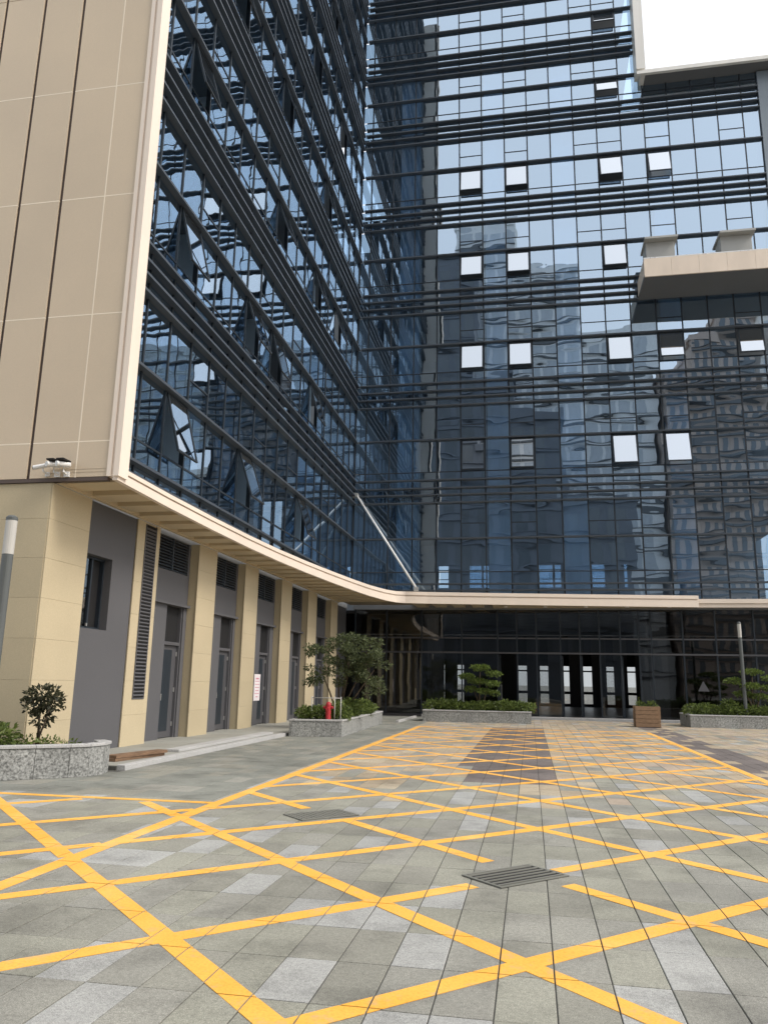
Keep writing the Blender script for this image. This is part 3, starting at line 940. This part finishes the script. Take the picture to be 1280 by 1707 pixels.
# ------------------------------------------------------------------ canopy
cp = empty('entrance_canopy', (-6, 33, 5.1), 'pale curved canopy wrapping from the left wing along the lobby', 'canopy')
OUT = [(-7.40, 12.66), (-7.50, 15.0), (-7.55, 17.5), (-7.56, 20.0), (-7.50, 22.5), (-7.36, 25.0), (-7.16, 27.5), (-6.92, 30.0), (-6.66, 32.2), (-6.30, 34.0), (-5.98, 34.9), (-5.60, 35.25),
       (-4.6, 35.5), (-2.24, 35.9), (1.86, 36.55), (5.0, 37.0), (7.6, 37.35)]
def lerp_z(i): return 5.36 + 0.27 * min(1, i / 11.0)
def offset(path, d):
    r = []
    for i, p in enumerate(path):
        a, c = path[max(0, i - 1)], path[min(len(path) - 1, i + 1)]
        t = Vector((c[0] - a[0], c[1] - a[1])).normalized()
        r.append((p[0] - t.y * d, p[1] + t.x * d))          # +d = inward (left of travel)
    return r
def fascia(name, d0, d1, z0f, z1f, mat):
    a, c = offset(OUT, d0), offset(OUT, d1)
    b = MB()
    for i in range(len(OUT) - 1):
        j = i + 1
        P = [(a[i], z0f(i)), (c[i], z0f(i)), (c[i], z1f(i)), (a[i], z1f(i))]
        Q = [(a[j], z0f(j)), (c[j], z0f(j)), (c[j], z1f(j)), (a[j], z1f(j))]
        n = len(b.v)
        b.v += [(*p, z) for p, z in P] + [(*p, z) for p, z in Q]
        for k in range(4):
            k2 = (k + 1) % 4
            b.f.append((n + k, n + 4 + k, n + 4 + k2, n + k2)); b.m.append(0)
        if i == 0: b.f.append((n, n + 1, n + 2, n + 3)); b.m.append(0)
        if j == len(OUT) - 1: b.f.append((n + 4, n + 7, n + 6, n + 5)); b.m.append(0)
    return b.build(name, mat, cp)
H = lambda i: lerp_z(i) - 5.1
fascia('fascia', 0.0, 0.10, lambda i: 5.10, lambda i: 5.10 + H(i) * 0.60, M['trim'])
fascia('fascia', 0.05, 0.14, lambda i: 5.101 + H(i) * 0.60, lambda i: 5.10 + H(i) * 0.70, M['trim'])
fascia('fascia', 0.0 - 0.02, 0.12, lambda i: 5.101 + H(i) * 0.70, lambda i: 5.10 + H(i), M['trim'])
inner = offset(OUT, 0.12)
# soffit boards: one plate along the left wing, one along the lobby
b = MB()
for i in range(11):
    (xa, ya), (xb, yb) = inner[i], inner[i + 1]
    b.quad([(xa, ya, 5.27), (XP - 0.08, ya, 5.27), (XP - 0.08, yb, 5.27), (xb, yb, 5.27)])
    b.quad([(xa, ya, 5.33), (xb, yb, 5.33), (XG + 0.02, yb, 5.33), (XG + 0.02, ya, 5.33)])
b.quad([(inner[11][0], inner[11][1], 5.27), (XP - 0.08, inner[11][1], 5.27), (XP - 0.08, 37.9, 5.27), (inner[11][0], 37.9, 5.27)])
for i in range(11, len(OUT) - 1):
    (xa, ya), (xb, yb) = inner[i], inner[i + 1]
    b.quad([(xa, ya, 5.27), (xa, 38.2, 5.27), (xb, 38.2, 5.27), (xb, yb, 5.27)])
b.build('soffit', M['soffit_shade'], cp)
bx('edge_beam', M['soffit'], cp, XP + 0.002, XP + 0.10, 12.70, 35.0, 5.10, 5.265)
def x_out(y):
    for i in range(11):
        if inner[i][1] <= y <= inner[i + 1][1]:
            t = (y - inner[i][1]) / (inner[i + 1][1] - inner[i][1])
            return inner[i][0] + t * (inner[i + 1][0] - inner[i][0])
    return inner[11][0]
def y_out(x):
    for i in range(11, len(OUT) - 1):
        if inner[i][0] <= x <= inner[i + 1][0]:
            t = (x - inner[i][0]) / (inner[i + 1][0] - inner[i][0])
            return inner[i][1] + t * (inner[i + 1][1] - inner[i][1])
    return inner[-1][1]
y = 13.2
while y < 34.8:
    bx('rib', M['soffit'], cp, XP + 0.102, x_out(y) - 0.02, y - 0.30, y + 0.30, 5.125, 5.265)
    y += 0.98
x = -5.1
while x < -2.0:
    bx('rib', M['soffit'], cp, x - 0.27, x + 0.27, y_out(x) + 0.03, 37.7, 5.125, 5.265)
    x += 0.9
b = MB()
for i in range(13, len(OUT) - 1):
    (xa, ya), (xb, yb) = inner[i], inner[i + 1]
    b.prism([(max(xa, -1.7), ya if xa > -1.7 else y_out(-1.7)), (xb, yb), (xb, 38.19), (max(xa, -1.7), 38.19)], 5.14, 5.2)
b.build('soffit_panel', M['soffit'], cp)
for x in (-1.1, 0.75, 2.6, 4.45, 6.3):
    b = MB(); b.tube([(x, 37.3, 5.08), (x, 37.3, 5.139)], 0.09, 14); b.build('downlight', M['white'], cp)
b = MB(); b.tube([(-8.55, 37.7, 10.85), (-5.05, 34.95, 5.75)], 0.055, 10)
rod = b.build('tie_rod', M['white'], cp, smooth=True)
b = MB(); b.box(-5.16, -4.96, 34.86, 35.06, 5.62, 5.80); b.box(-8.78, -8.5, 37.6, 37.95, 10.76, 10.98)
b.build('rod_bracket', M['steel'], rod)

# ------------------------------------------------------------------ plants
def crown_mesh(name, blobs, count, L, W, mat, parent, rng, up_bias=0.2, shell=0.55):
    b = MB()
    tot = sum(r[3] * r[4] * r[5] for r in blobs)
    for (cx, cy, cz, rx, ry, rz) in blobs:
        n = int(count * rx * ry * rz / tot)
        for _ in range(n):
            v = Vector((rng.gauss(0, 1), rng.gauss(0, 1), rng.gauss(0, 1))).normalized()
            rad = (shell + (1 - shell) * rng.random()) if rng.random() < 0.75 else rng.random() ** 0.5
            rad *= 1 + 0.16 * sin(5 * v.x + cx * 7) * cos(4 * v.z + cy * 3)
            p = Vector((cx + v.x * rx * rad, cy + v.y * ry * rad, cz + v.z * rz * rad))
            d = (v + Vector((rng.uniform(-1, 1), rng.uniform(-1, 1), rng.uniform(-0.9, 0.8) + up_bias)))
            nn = Vector((rng.uniform(-1, 1), rng.uniform(-1, 1), rng.uniform(0, 1.4)))
            s = rng.uniform(0.7, 1.3)
            b.leaf(p, d, nn, L * s, W * s, min(1, max(0, rng.gauss(0.45, 0.25))))
    return b.build(name, mat, parent)

def stems(name, base, tips, r0, parent, mat):
    b = MB()
    for t in tips:
        p0, p1 = Vector(base), Vector(t)
        mid = p0.lerp(p1, 0.5) + Vector((random.uniform(-.08, .08), random.uniform(-.08, .08), 0.05))
        b.tube([p0 + Vector((random.uniform(-.05, .05), random.uniform(-.05, .05), 0)), mid, p1], [r0, r0 * 0.7, r0 * 0.35], 7)
    return b.build(name, mat, parent, smooth=True)

def planter(name, pts, z1, closed_back, label, seg=1.0, front_only=None, thick=0.10, cap=0.05):
    """granite planter: pts is the outer outline (ccw); panels and coping stones as parts"""
    o = empty(name, (pts[0][0], pts[0][1], 0), label, 'planter', 'granite planters on the plaza')
    cx = sum(p[0] for p in pts) / len(pts); cy = sum(p[1] for p in pts) / len(pts)
    so = MB(); so.prism([(cx + (x - cx) * 0.97, cy + (y - cy) * 0.97) for x, y in pts], 0.01, z1 - 0.09)
    so.build('soil', M['soil'], o)
    n = len(pts)
    for i in range(n):
        if front_only is not None and i not in front_only: continue
        A, B = Vector((*pts[i], 0)), Vector((*pts[(i + 1) % n], 0))
        d = B - A; L = d.length; d.normalize()
        k = max(1, int(round(L / seg)))
        ang = atan2(d.y, d.x)
        for q in range(k):
            c = A + d * (L * (q + 0.5) / k)
            inw = Vector((-d.y, d.x, 0))
            cc = c + inw * (thick / 2)
            inst('granite_panel', box_mesh('granite_panel', L / k - 0.006, thick, z1 - cap, M['granite'], 0.004), o, (cc.x, cc.y, (z1 - cap) / 2), (0, 0, ang))
            cc = c + inw * (0.075)
            inst('coping_stone', box_mesh('coping_stone', L / k - 0.003 + (0.0 if k > 1 else 0.0), 0.19, cap - 0.003, M['coping'], 0.006), o, (cc.x, cc.y, z1 - cap / 2 + 0.002), (0, 0, ang))
    return o

rng = random.Random(3)
# left planter, curved towards the pillars
arc = [(-13.5, 6.9), (-10.2, 9.15), (-9.0, 10.05), (-8.2, 10.66), (-7.5, 11.22), (-7.12, 11.55), (-6.93, 11.80), (-6.86, 12.1), (-6.95, 12.45), (-7.2, 12.66), (-10, 12.66), (-13.5, 12.66)]
planter('curved_planter', arc, 0.50, True, 'curved granite planter holding a young tree beside the corner pillar', 0.85, set(range(0, 9)))
# planter in front of the pillars, with the big bushy tree
planter('long_planter', [(-6.72, 21.72), (-5.27, 22.05), (-5.52, 29.6), (-6.72, 29.6)], 0.47, True, 'grey granite planter under the big bushy tree near the pillars', 0.75)
planter('lobby_planter', [(-4.35, 32.2), (-0.02, 32.45), (-0.05, 34.2), (-4.35, 34.2)], 0.47, True, 'low granite planter with clipped tree left of the lobby doors', 0.9)
planter('lobby_planter', [(6.10, 33.0), (13.5, 33.4), (13.5, 35.2), (6.10, 35.2)], 0.49, True, 'low granite planter beside the lamp post at far right', 0.9)

# young tree in the left planter
t = empty('young_tree', (-8.03, 12.05, 0.45), 'young thin-stemmed tree in the curved granite planter', 'tree')
stems('trunk', (-8.03, 12.05, 0.40), [(-8.05, 12.05, 1.15), (-7.88, 12.1, 1.2), (-8.2, 12.0, 1.15)], 0.022, t, M['bark'])
crown_mesh('crown', [(-8.00, 12.05, 1.22, 0.30, 0.26, 0.17), (-7.86, 12.05, 1.10, 0.20, 0.2, 0.13), (-8.14, 12.03, 1.05, 0.20, 0.2, 0.12), (-8.0, 12.05, 0.88, 0.17, 0.2, 0.16)], 800, 0.085, 0.042, M['leaf_bronze'], t, rng)
t = empty('shrub', (-8.75, 11.3, 0.45), 'dense green shrub at the left end of the curved planter', 'shrub')
crown_mesh('foliage', [(-8.5, 11.5, 0.58, 0.38, 0.42, 0.24), (-9.0, 11.3, 0.62, 0.45, 0.42, 0.30), (-9.6, 11.2, 0.62, 0.5, 0.5, 0.30)], 3200, 0.09, 0.045, M['leaf_mid'], t, rng)
tag(crown_mesh('ground_cover', [(-7.7, 11.9, 0.47, 0.6, 0.4, 0.07), (-8.3, 12.2, 0.47, 0.5, 0.3, 0.09)], 420, 0.07, 0.03, M['leaf_mid'], None, rng), 'sparse green seedlings on the soil below the young tree', 'ground cover', kind='stuff')

# big bushy tree
t = empty('bushy_tree', (-5.85, 24.5, 0.4), 'big bushy dark green tree with several stems before the pillars', 'tree')
stems('trunk', (-5.95, 24.5, 0.35), [(-6.6, 24.3, 2.0), (-6.1, 24.7, 2.4), (-5.6, 24.4, 2.5), (-5.1, 24.6, 2.2), (-4.8, 24.2, 1.9), (-5.7, 24.9, 2.7)], 0.035, t, M['bark'])
bl = []
for (cx, cz, rx, rz, n) in ((-6.45, 2.15, 0.6, 0.45, 9), (-5.85, 2.55, 0.65, 0.5, 12), (-5.2, 2.5, 0.6, 0.5, 11), (-4.85, 2.1, 0.45, 0.5, 8), (-5.6, 2.0, 0.8, 0.4, 9), (-5.9, 1.6, 0.8, 0.3, 6), (-5.0, 1.5, 0.45, 0.35, 6), (-6.75, 1.7, 0.25, 0.3, 3)):
    for _ in range(n):
        bl.append((cx + rng.uniform(-rx, rx) * 0.85, 24.4 + rng.uniform(-.6, .6), cz + rng.uniform(-rz, rz) * 0.95, rng.uniform(.14, .27), rng.uniform(.15, .27), rng.uniform(.09, .17)))
crown_mesh('crown', bl, 6000, 0.10, 0.042, M['leaf_olive'], t, rng, 0.1, 0.35)
tag(crown_mesh('shrub_bed', [(-6.0, 22.6, 0.58, 0.60, 0.45, 0.26), (-6.45, 22.4, 0.56, 0.28, 0.35, 0.24), (-5.55, 22.9, 0.60, 0.35, 0.6, 0.28), (-5.7, 24.5, 0.65, 0.42, 0.9, 0.34), (-5.75, 26.8, 0.6, 0.45, 1.2, 0.3)], 8500, 0.10, 0.048, M['leaf_mid'], None, rng), 'leafy low shrubs filling the planter under the bushy tree', 'shrubs', kind='stuff')

def cloud_tree(x, y, label, s=1.0):
    t = empty('layered_tree', (x, y, 0.4), label, 'tree', 'clipped trees in the lobby planters')
    stems('trunk', (x, y, 0.36), [(x - 0.35 * s, y, 1.5), (x + 0.3 * s, y + .1, 1.6), (x, y, 2.0)], 0.05, t, M['bark'])
    pads = []
    for (dx, dz, r) in ((-0.45, 1.78, 0.36), (0.02, 2.08, 0.42), (0.45, 1.88, 0.36), (-0.1, 1.62, 0.40), (0.42, 1.55, 0.34), (-0.3, 1.36, 0.30), (0.15, 1.28, 0.36), (0.5, 1.22, 0.2)):
        pads.append((x + dx * 1.25 * s, y + rng.uniform(-.4, .4), 1.72 + (dz - 1.7) * 1.2, r * 0.92 * s, r * s, 0.085))
    crown_mesh('crown', pads, 2600, 0.10, 0.05, M['leaf_fresh'], t, rng, 0.5)
cloud_tree(-2.07, 33.1, 'small clipped tree with layered pads left of the lobby doors')
cloud_tree(8.75, 34.0, 'clipped tree with layered pads at the right edge, before the lobby', 1.15)
def hedge_blobs(x0, x1, y, z):
    r = []
    x = x0
    while x < x1:
        r.append((x, y + rng.uniform(-.2, .2), z, 0.42, 0.5, 0.20 + rng.uniform(-0.04, 0.08))); x += 0.42
    return r
tag(crown_mesh('shrub_bed', hedge_blobs(-4.0, -0.2, 32.95, 0.60), 5000, 0.12, 0.055, M['leaf_mid'], None, rng), 'low leafy shrubs in the planter left of the lobby doors', 'shrubs', kind='stuff')
tag(crown_mesh('shrub_bed', hedge_blobs(6.4, 12.5, 33.7, 0.62) + [(7.7, 33.6, 0.85, 0.32, 0.3, 0.26)], 6500, 0.12, 0.055, M['leaf_mid'], None, rng), 'low leafy shrubs in the planter at far right', 'shrubs', kind='stuff')

# ------------------------------------------------------------------ small things
# drain grates
for n, (gx, gy) in enumerate(GRATES):
    L, W = 0.76, 0.47
    o = empty('drain_grate', (gx, gy, 0), ('rectangular iron drain grate where the yellow lines break, nearest' if n == 0 else 'iron drain grate with square mesh, farther back on the left'), 'drain grate', 'drain grates in the paving')
    o.rotation_euler = (0, 0, radians(45))
    def gp(name, mat, x0, x1, y0, y1, z0, z1):
        b = MB(); b.box(x0, x1, y0, y1, z0, z1)
        p = bpy.data.objects.new(name, b.mesh(name, mat)); col.objects.link(p); p.parent = o
    gp('sump_shade', M['black'], -L / 2, L / 2, -W / 2, W / 2, 0.0015, 0.0045)  # flat black plate, painted darkness in place of an open pit
    for (x0, x1, y0, y1) in ((-L / 2, L / 2, -W / 2, -W / 2 + .025), (-L / 2, L / 2, W / 2 - .025, W / 2), (-L / 2, -L / 2 + .025, -W / 2 + .025, W / 2 - .025), (L / 2 - .025, L / 2, -W / 2 + .025, W / 2 - .025)):
        gp('frame', M['grate'], x0, x1, y0, y1, 0.0045, 0.012)
    nb = 6 if n == 0 else 7
    for k in range(nb):
        yy = -W / 2 + 0.025 + (W - 0.05) * (k + 0.5) / nb
        gp('bar', M['grate'], -L / 2 + .026, L / 2 - .026, yy - 0.009, yy + 0.009, 0.005, 0.013)
    if n == 1:
        for k in range(11):
            xx = -L / 2 + 0.025 + (L - 0.05) * (k + 0.5) / 11
            gp('cross_bar', M['grate'], xx - 0.012, xx + 0.012, -W / 2 + .026, W / 2 - .026, 0.005, 0.0125)

# cylindrical plaza lamps
def lamp(x, y, h, r, label):
    o = empty('plaza_lamp', (x, y, 0), label, 'lamp post', 'slim cylindrical lamp posts')
    b = MB(); b.tube([(x, y, 0), (x, y, h - 0.62)], r, 18); b.build('post', M['lamp_pole'], o, smooth=False)
    b = MB(); b.tube([(x, y, h - 0.618), (x, y, h - 0.08)], r * 1.02, 18); b.build('diffuser', M['lamp_white'], o)
    b = MB(); b.tube([(x, y, h - 0.078), (x, y, h - 0.03), (x, y, h)], [r * 1.05, r * 1.05, r * 0.7], 18); b.build('cap', M['lamp_pole'], o)
    b = MB(); b.tube([(x, y, 0.0), (x, y, 0.03)], r * 1.8, 18); b.build('base_plate', M['lamp_pole'], o)
lamp(-8.02, 10.72, 4.02, 0.085, 'slim post lamp with white head before the beige corner wall')
lamp(8.30, 33.55, 4.15, 0.07, 'slim post lamp standing in the right lobby planter')

# security cameras on the end wall
o = empty('security_camera', (-8.70, LY0, 5.35), 'white bullet camera pointing left on the beige end wall', 'camera', 'cameras low on the end wall')
b = MB(); b.box(-8.86, -8.78, LY0 - 0.05, LY0 - 0.006, 5.20, 5.28); b.tube([(-8.82, LY0 - 0.04, 5.24), (-8.82, LY0 - 0.16, 5.27), (-8.84, LY0 - 0.17, 5.33)], 0.018, 8); b.build('bracket', M['white'], o)
b = MB(); b.tube([(-8.70, LY0 - 0.17, 5.385), (-9.00, LY0 - 0.2, 5.33)], [0.042, 0.045], 12); b.build('housing', M['white'], o)
b = MB(); b.tube([(-8.99, LY0 - 0.199, 5.332), (-9.015, LY0 - 0.2015, 5.327)], 0.036, 12); b.build('lens', M['black'], o)
for n, x in enumerate((-8.62, -8.42)):
    o = empty('security_camera', (x, LY0, 5.3), ('dark-capped camera between the bullet camera and its twin' if n == 0 else 'dark-capped camera nearest the pale trim edge'), 'camera', 'cameras low on the end wall')
    b = MB(); b.box(x - 0.05, x + 0.05, LY0 - 0.05, LY0 - 0.006, 5.18, 5.28); b.tube([(x, LY0 - 0.04, 5.22), (x, LY0 - 0.14, 5.25), (x, LY0 - 0.15, 5.36)], 0.02, 8); b.build('bracket', M['white'], o)
    b = MB(); b.tube([(x + 0.06, LY0 - 0.06, 5.40), (x - 0.06, LY0 - 0.30, 5.37)], 0.05, 12); b.build('housing', M['white'], o)
    b = MB(); b.box(x - 0.075, x + 0.075, LY0 - 0.30, LY0 - 0.05, 5.448, 5.475); b.build('sun_shield', M['black'], o)

# notice on the grey wall between the pillars
o = empty('notice', (XR, 25.2, 1.3), 'white paper notice with pink print on the grey wall', 'notice')
bx('sheet', M['paper'], o, XR + 0.002, XR + 0.008, 24.92, 25.50, 0.86, 1.72)
b = MB()
for k, (w, h) in enumerate(((0.30, .05), (0.42, .02), (0.40, .02), (0.42, .02), (0.34, .02), (0.42, .02), (0.2, .03))):
    zz = 1.60 - 0.10 * k
    b.box(XR + 0.0085, XR + 0.0095, 25.21 - w / 2, 25.21 + w / 2, zz - h, zz)
b.build('print', M['ink'], o)

# pipe rail and red hydrant in the middle planter
o = empty('pipe_rail', (-5.9, 22.3, 0.4), 'thin pale pipe rail standing in the planter below the bushy tree', 'rail')
for x in (-6.24, -5.56, -5.38):
    b = MB(); b.tube([(x, 22.3, 0.40), (x, 22.3, 1.10)], 0.016, 8); b.build('post', M['rail_grey'], o, smooth=True)
b = MB(); b.tube([(-6.24, 22.3, 1.06), (-5.38, 22.3, 1.06)], 0.012, 8); b.build('top_bar', M['rail_grey'], o, smooth=True)
o = empty('hydrant', (-5.72, 22.2, 0.4), 'small red hydrant among the leaves by the pale pipe rail', 'hydrant')
b = MB(); b.tube([(-5.72, 22.2, 0.40), (-5.72, 22.2, 0.88), (-5.72, 22.2, 0.93), (-5.72, 22.2, 0.96)], [0.075, 0.08, 0.06, 0.02], 14); b.build('barrel', M['red'], o)
b = MB(); b.tube([(-5.72, 22.2, 0.76), (-5.72, 22.06, 0.76)], 0.045, 12); b.tube([(-5.86, 22.2, 0.80), (-5.58, 22.2, 0.80)], 0.04, 12); b.build('outlet', M['red'], o)

# slatted wooden planter box by the doors
o = empty('wooden_box', (4.38, 32.4, 0), 'slatted wooden planter box standing before the lobby doors', 'planter box')
for k in range(5):
    z0 = 0.02 + 0.155 * k
    for (x0, x1, y0, y1) in ((3.93, 4.85, 32.0, 32.03), (3.93, 4.85, 32.77, 32.80), (3.93, 3.96, 32.035, 32.765), (4.82, 4.85, 32.035, 32.765)):
        dx = rng.uniform(-.006, .006)
        bx('plank', M['wood'], o, x0, x1, y0 + dx * .5, y1 + dx * .5, z0, z0 + 0.142, 0.003)
for (x, yy) in ((3.97, 32.04), (4.77, 32.04), (3.97, 32.72), (4.77, 32.72)):
    bx('post', M['wood'], o, x, x + 0.045, yy, yy + 0.045, 0, 0.80)
bx('soil', M['soil'], o, 3.965, 4.815, 32.09, 32.71, 0.10, 0.70)
crown_mesh('seedlings', [(4.2, 32.35, 0.80, 0.2, 0.2, 0.12), (4.6, 32.4, 0.82, 0.18, 0.2, 0.14), (4.1, 32.4, 0.95, 0.05, 0.05, 0.16)], 260, 0.12, 0.04, M['leaf_mid'], o, rng, 0.9)

# stack of two planks on the walkway
o = empty('timber', (-7.3, 13.9, 0.07), 'short brown timber beam lying on the walkway by the second pillar', 'timber')
for k, (dy, dz, r) in enumerate(((0, 0.0, 4), (0.02, 0.055, 2))):
    b = MB(); b.box(-0.12, 0.12, -0.72, 0.72, 0, 0.052)
    me = b.mesh('plank', M['wood_dark'])
    inst('plank', me, o, (-7.28 + 0.03 * k, 14.0 + dy, 0.075 + dz), (0, 0, radians(-14 + r)))

# triangular warning sticker on the lobby glass
o = empty('warning_sticker', (7.75, YL - 0.02, 1.5), 'pale triangular warning sticker on the dark lobby glass at right', 'sticker')
b = MB(); n = 0
tri = [(7.50, 1.36), (8.0, 1.36), (7.75, 1.82)]
b.v = [(x, YL - 0.012, z) for x, z in tri] + [(x, YL - 0.008, z) for x, z in tri]
b.f = [(0, 1, 2), (5, 4, 3), (0, 3, 4, 1), (1, 4, 5, 2), (2, 5, 3, 0)]; b.m = [0] * 5
b.build('triangle', M['louvre'], o)

# ------------------------------------------------------------------ neighbouring buildings across the plaza (seen mirrored in the glass)
def tower(name, label, blocks, mat, y_front, depth, floor_h, bay, win, band, proud, frac=0.62):
    o = empty(name, ((blocks[0][0] + blocks[-1][1]) / 2, y_front, 0), label, 'building', 'buildings across the plaza, mirrored in the glass')
    for (x0, x1, zt) in blocks:
        bx('body', mat, o, x0, x1, y_front - depth, y_front - 0.02, -0.05, zt)
        bx('parapet', mat, o, x0 - 0.3, x1 + 0.3, y_front - depth - 0.3, y_front + 0.35, zt + 0.01, zt + 1.1)
        k = 1
        while k * floor_h < zt - 1:
            z = k * floor_h
            bx('floor_band', band, o, x0 + 0.02, x1 - 0.02, y_front - 0.015, y_front + proud, z - 0.28, z + 0.10)
            bx('railing', band, o, x0 + 0.02, x1 - 0.02, y_front - 0.015, y_front + proud * 0.6, z + 0.62, z + 0.74)
            x = x0 + 0.5
            w = MB()
            while x + bay * frac < x1:
                w.box(x, x + bay * frac, y_front - 0.015, y_front + 0.03, z + 0.75, z + floor_h - 0.6); x += bay
            w.build('window_row', win, o)
            k += 1
    return o
tower('grey_tower', 'grey banded office tower across the plaza, mirrored in the back glass', [(-10.2, -0.8, 75.5), (-0.78, 8.9, 66), (8.92, 20.0, 54.5)], M['tile_grey'], -40, 14, 3.4, 2.3, M['win_grey'], M['band_dark'], 0.25, 0.8)
tower('dark_tower', 'dark stepped tower across the plaza, mirrored left of the grey one', [(-17.5, -6.9, 64), (-6.88, -2.0, 44.5), (-1.98, 5.0, 38), (5.02, 13.8, 25.5)], M['tile_dark'], -30, 8, 4.2, 2.6, M['win_dark'], M['tile_dark'], 0.3)
tower('brown_tower', 'brown apartment tower with balconies, mirrored at the right', [(20.6, 24.3, 47), (24.32, 28.3, 52), (28.32, 34.0, 55.5)], M['tile_brown'], -38, 14, 2.8, 1.3, M['win_dark'], M['band_dark'], 0.6, 0.5)
tower('pale_tower', 'pale apartment tower, mirrored at the far right edge', [(36.0, 52.0, 58)], M['tile_light'], -42, 14, 3.0, 2.4, M['win_grey'], M['tile_light'], 0.4)
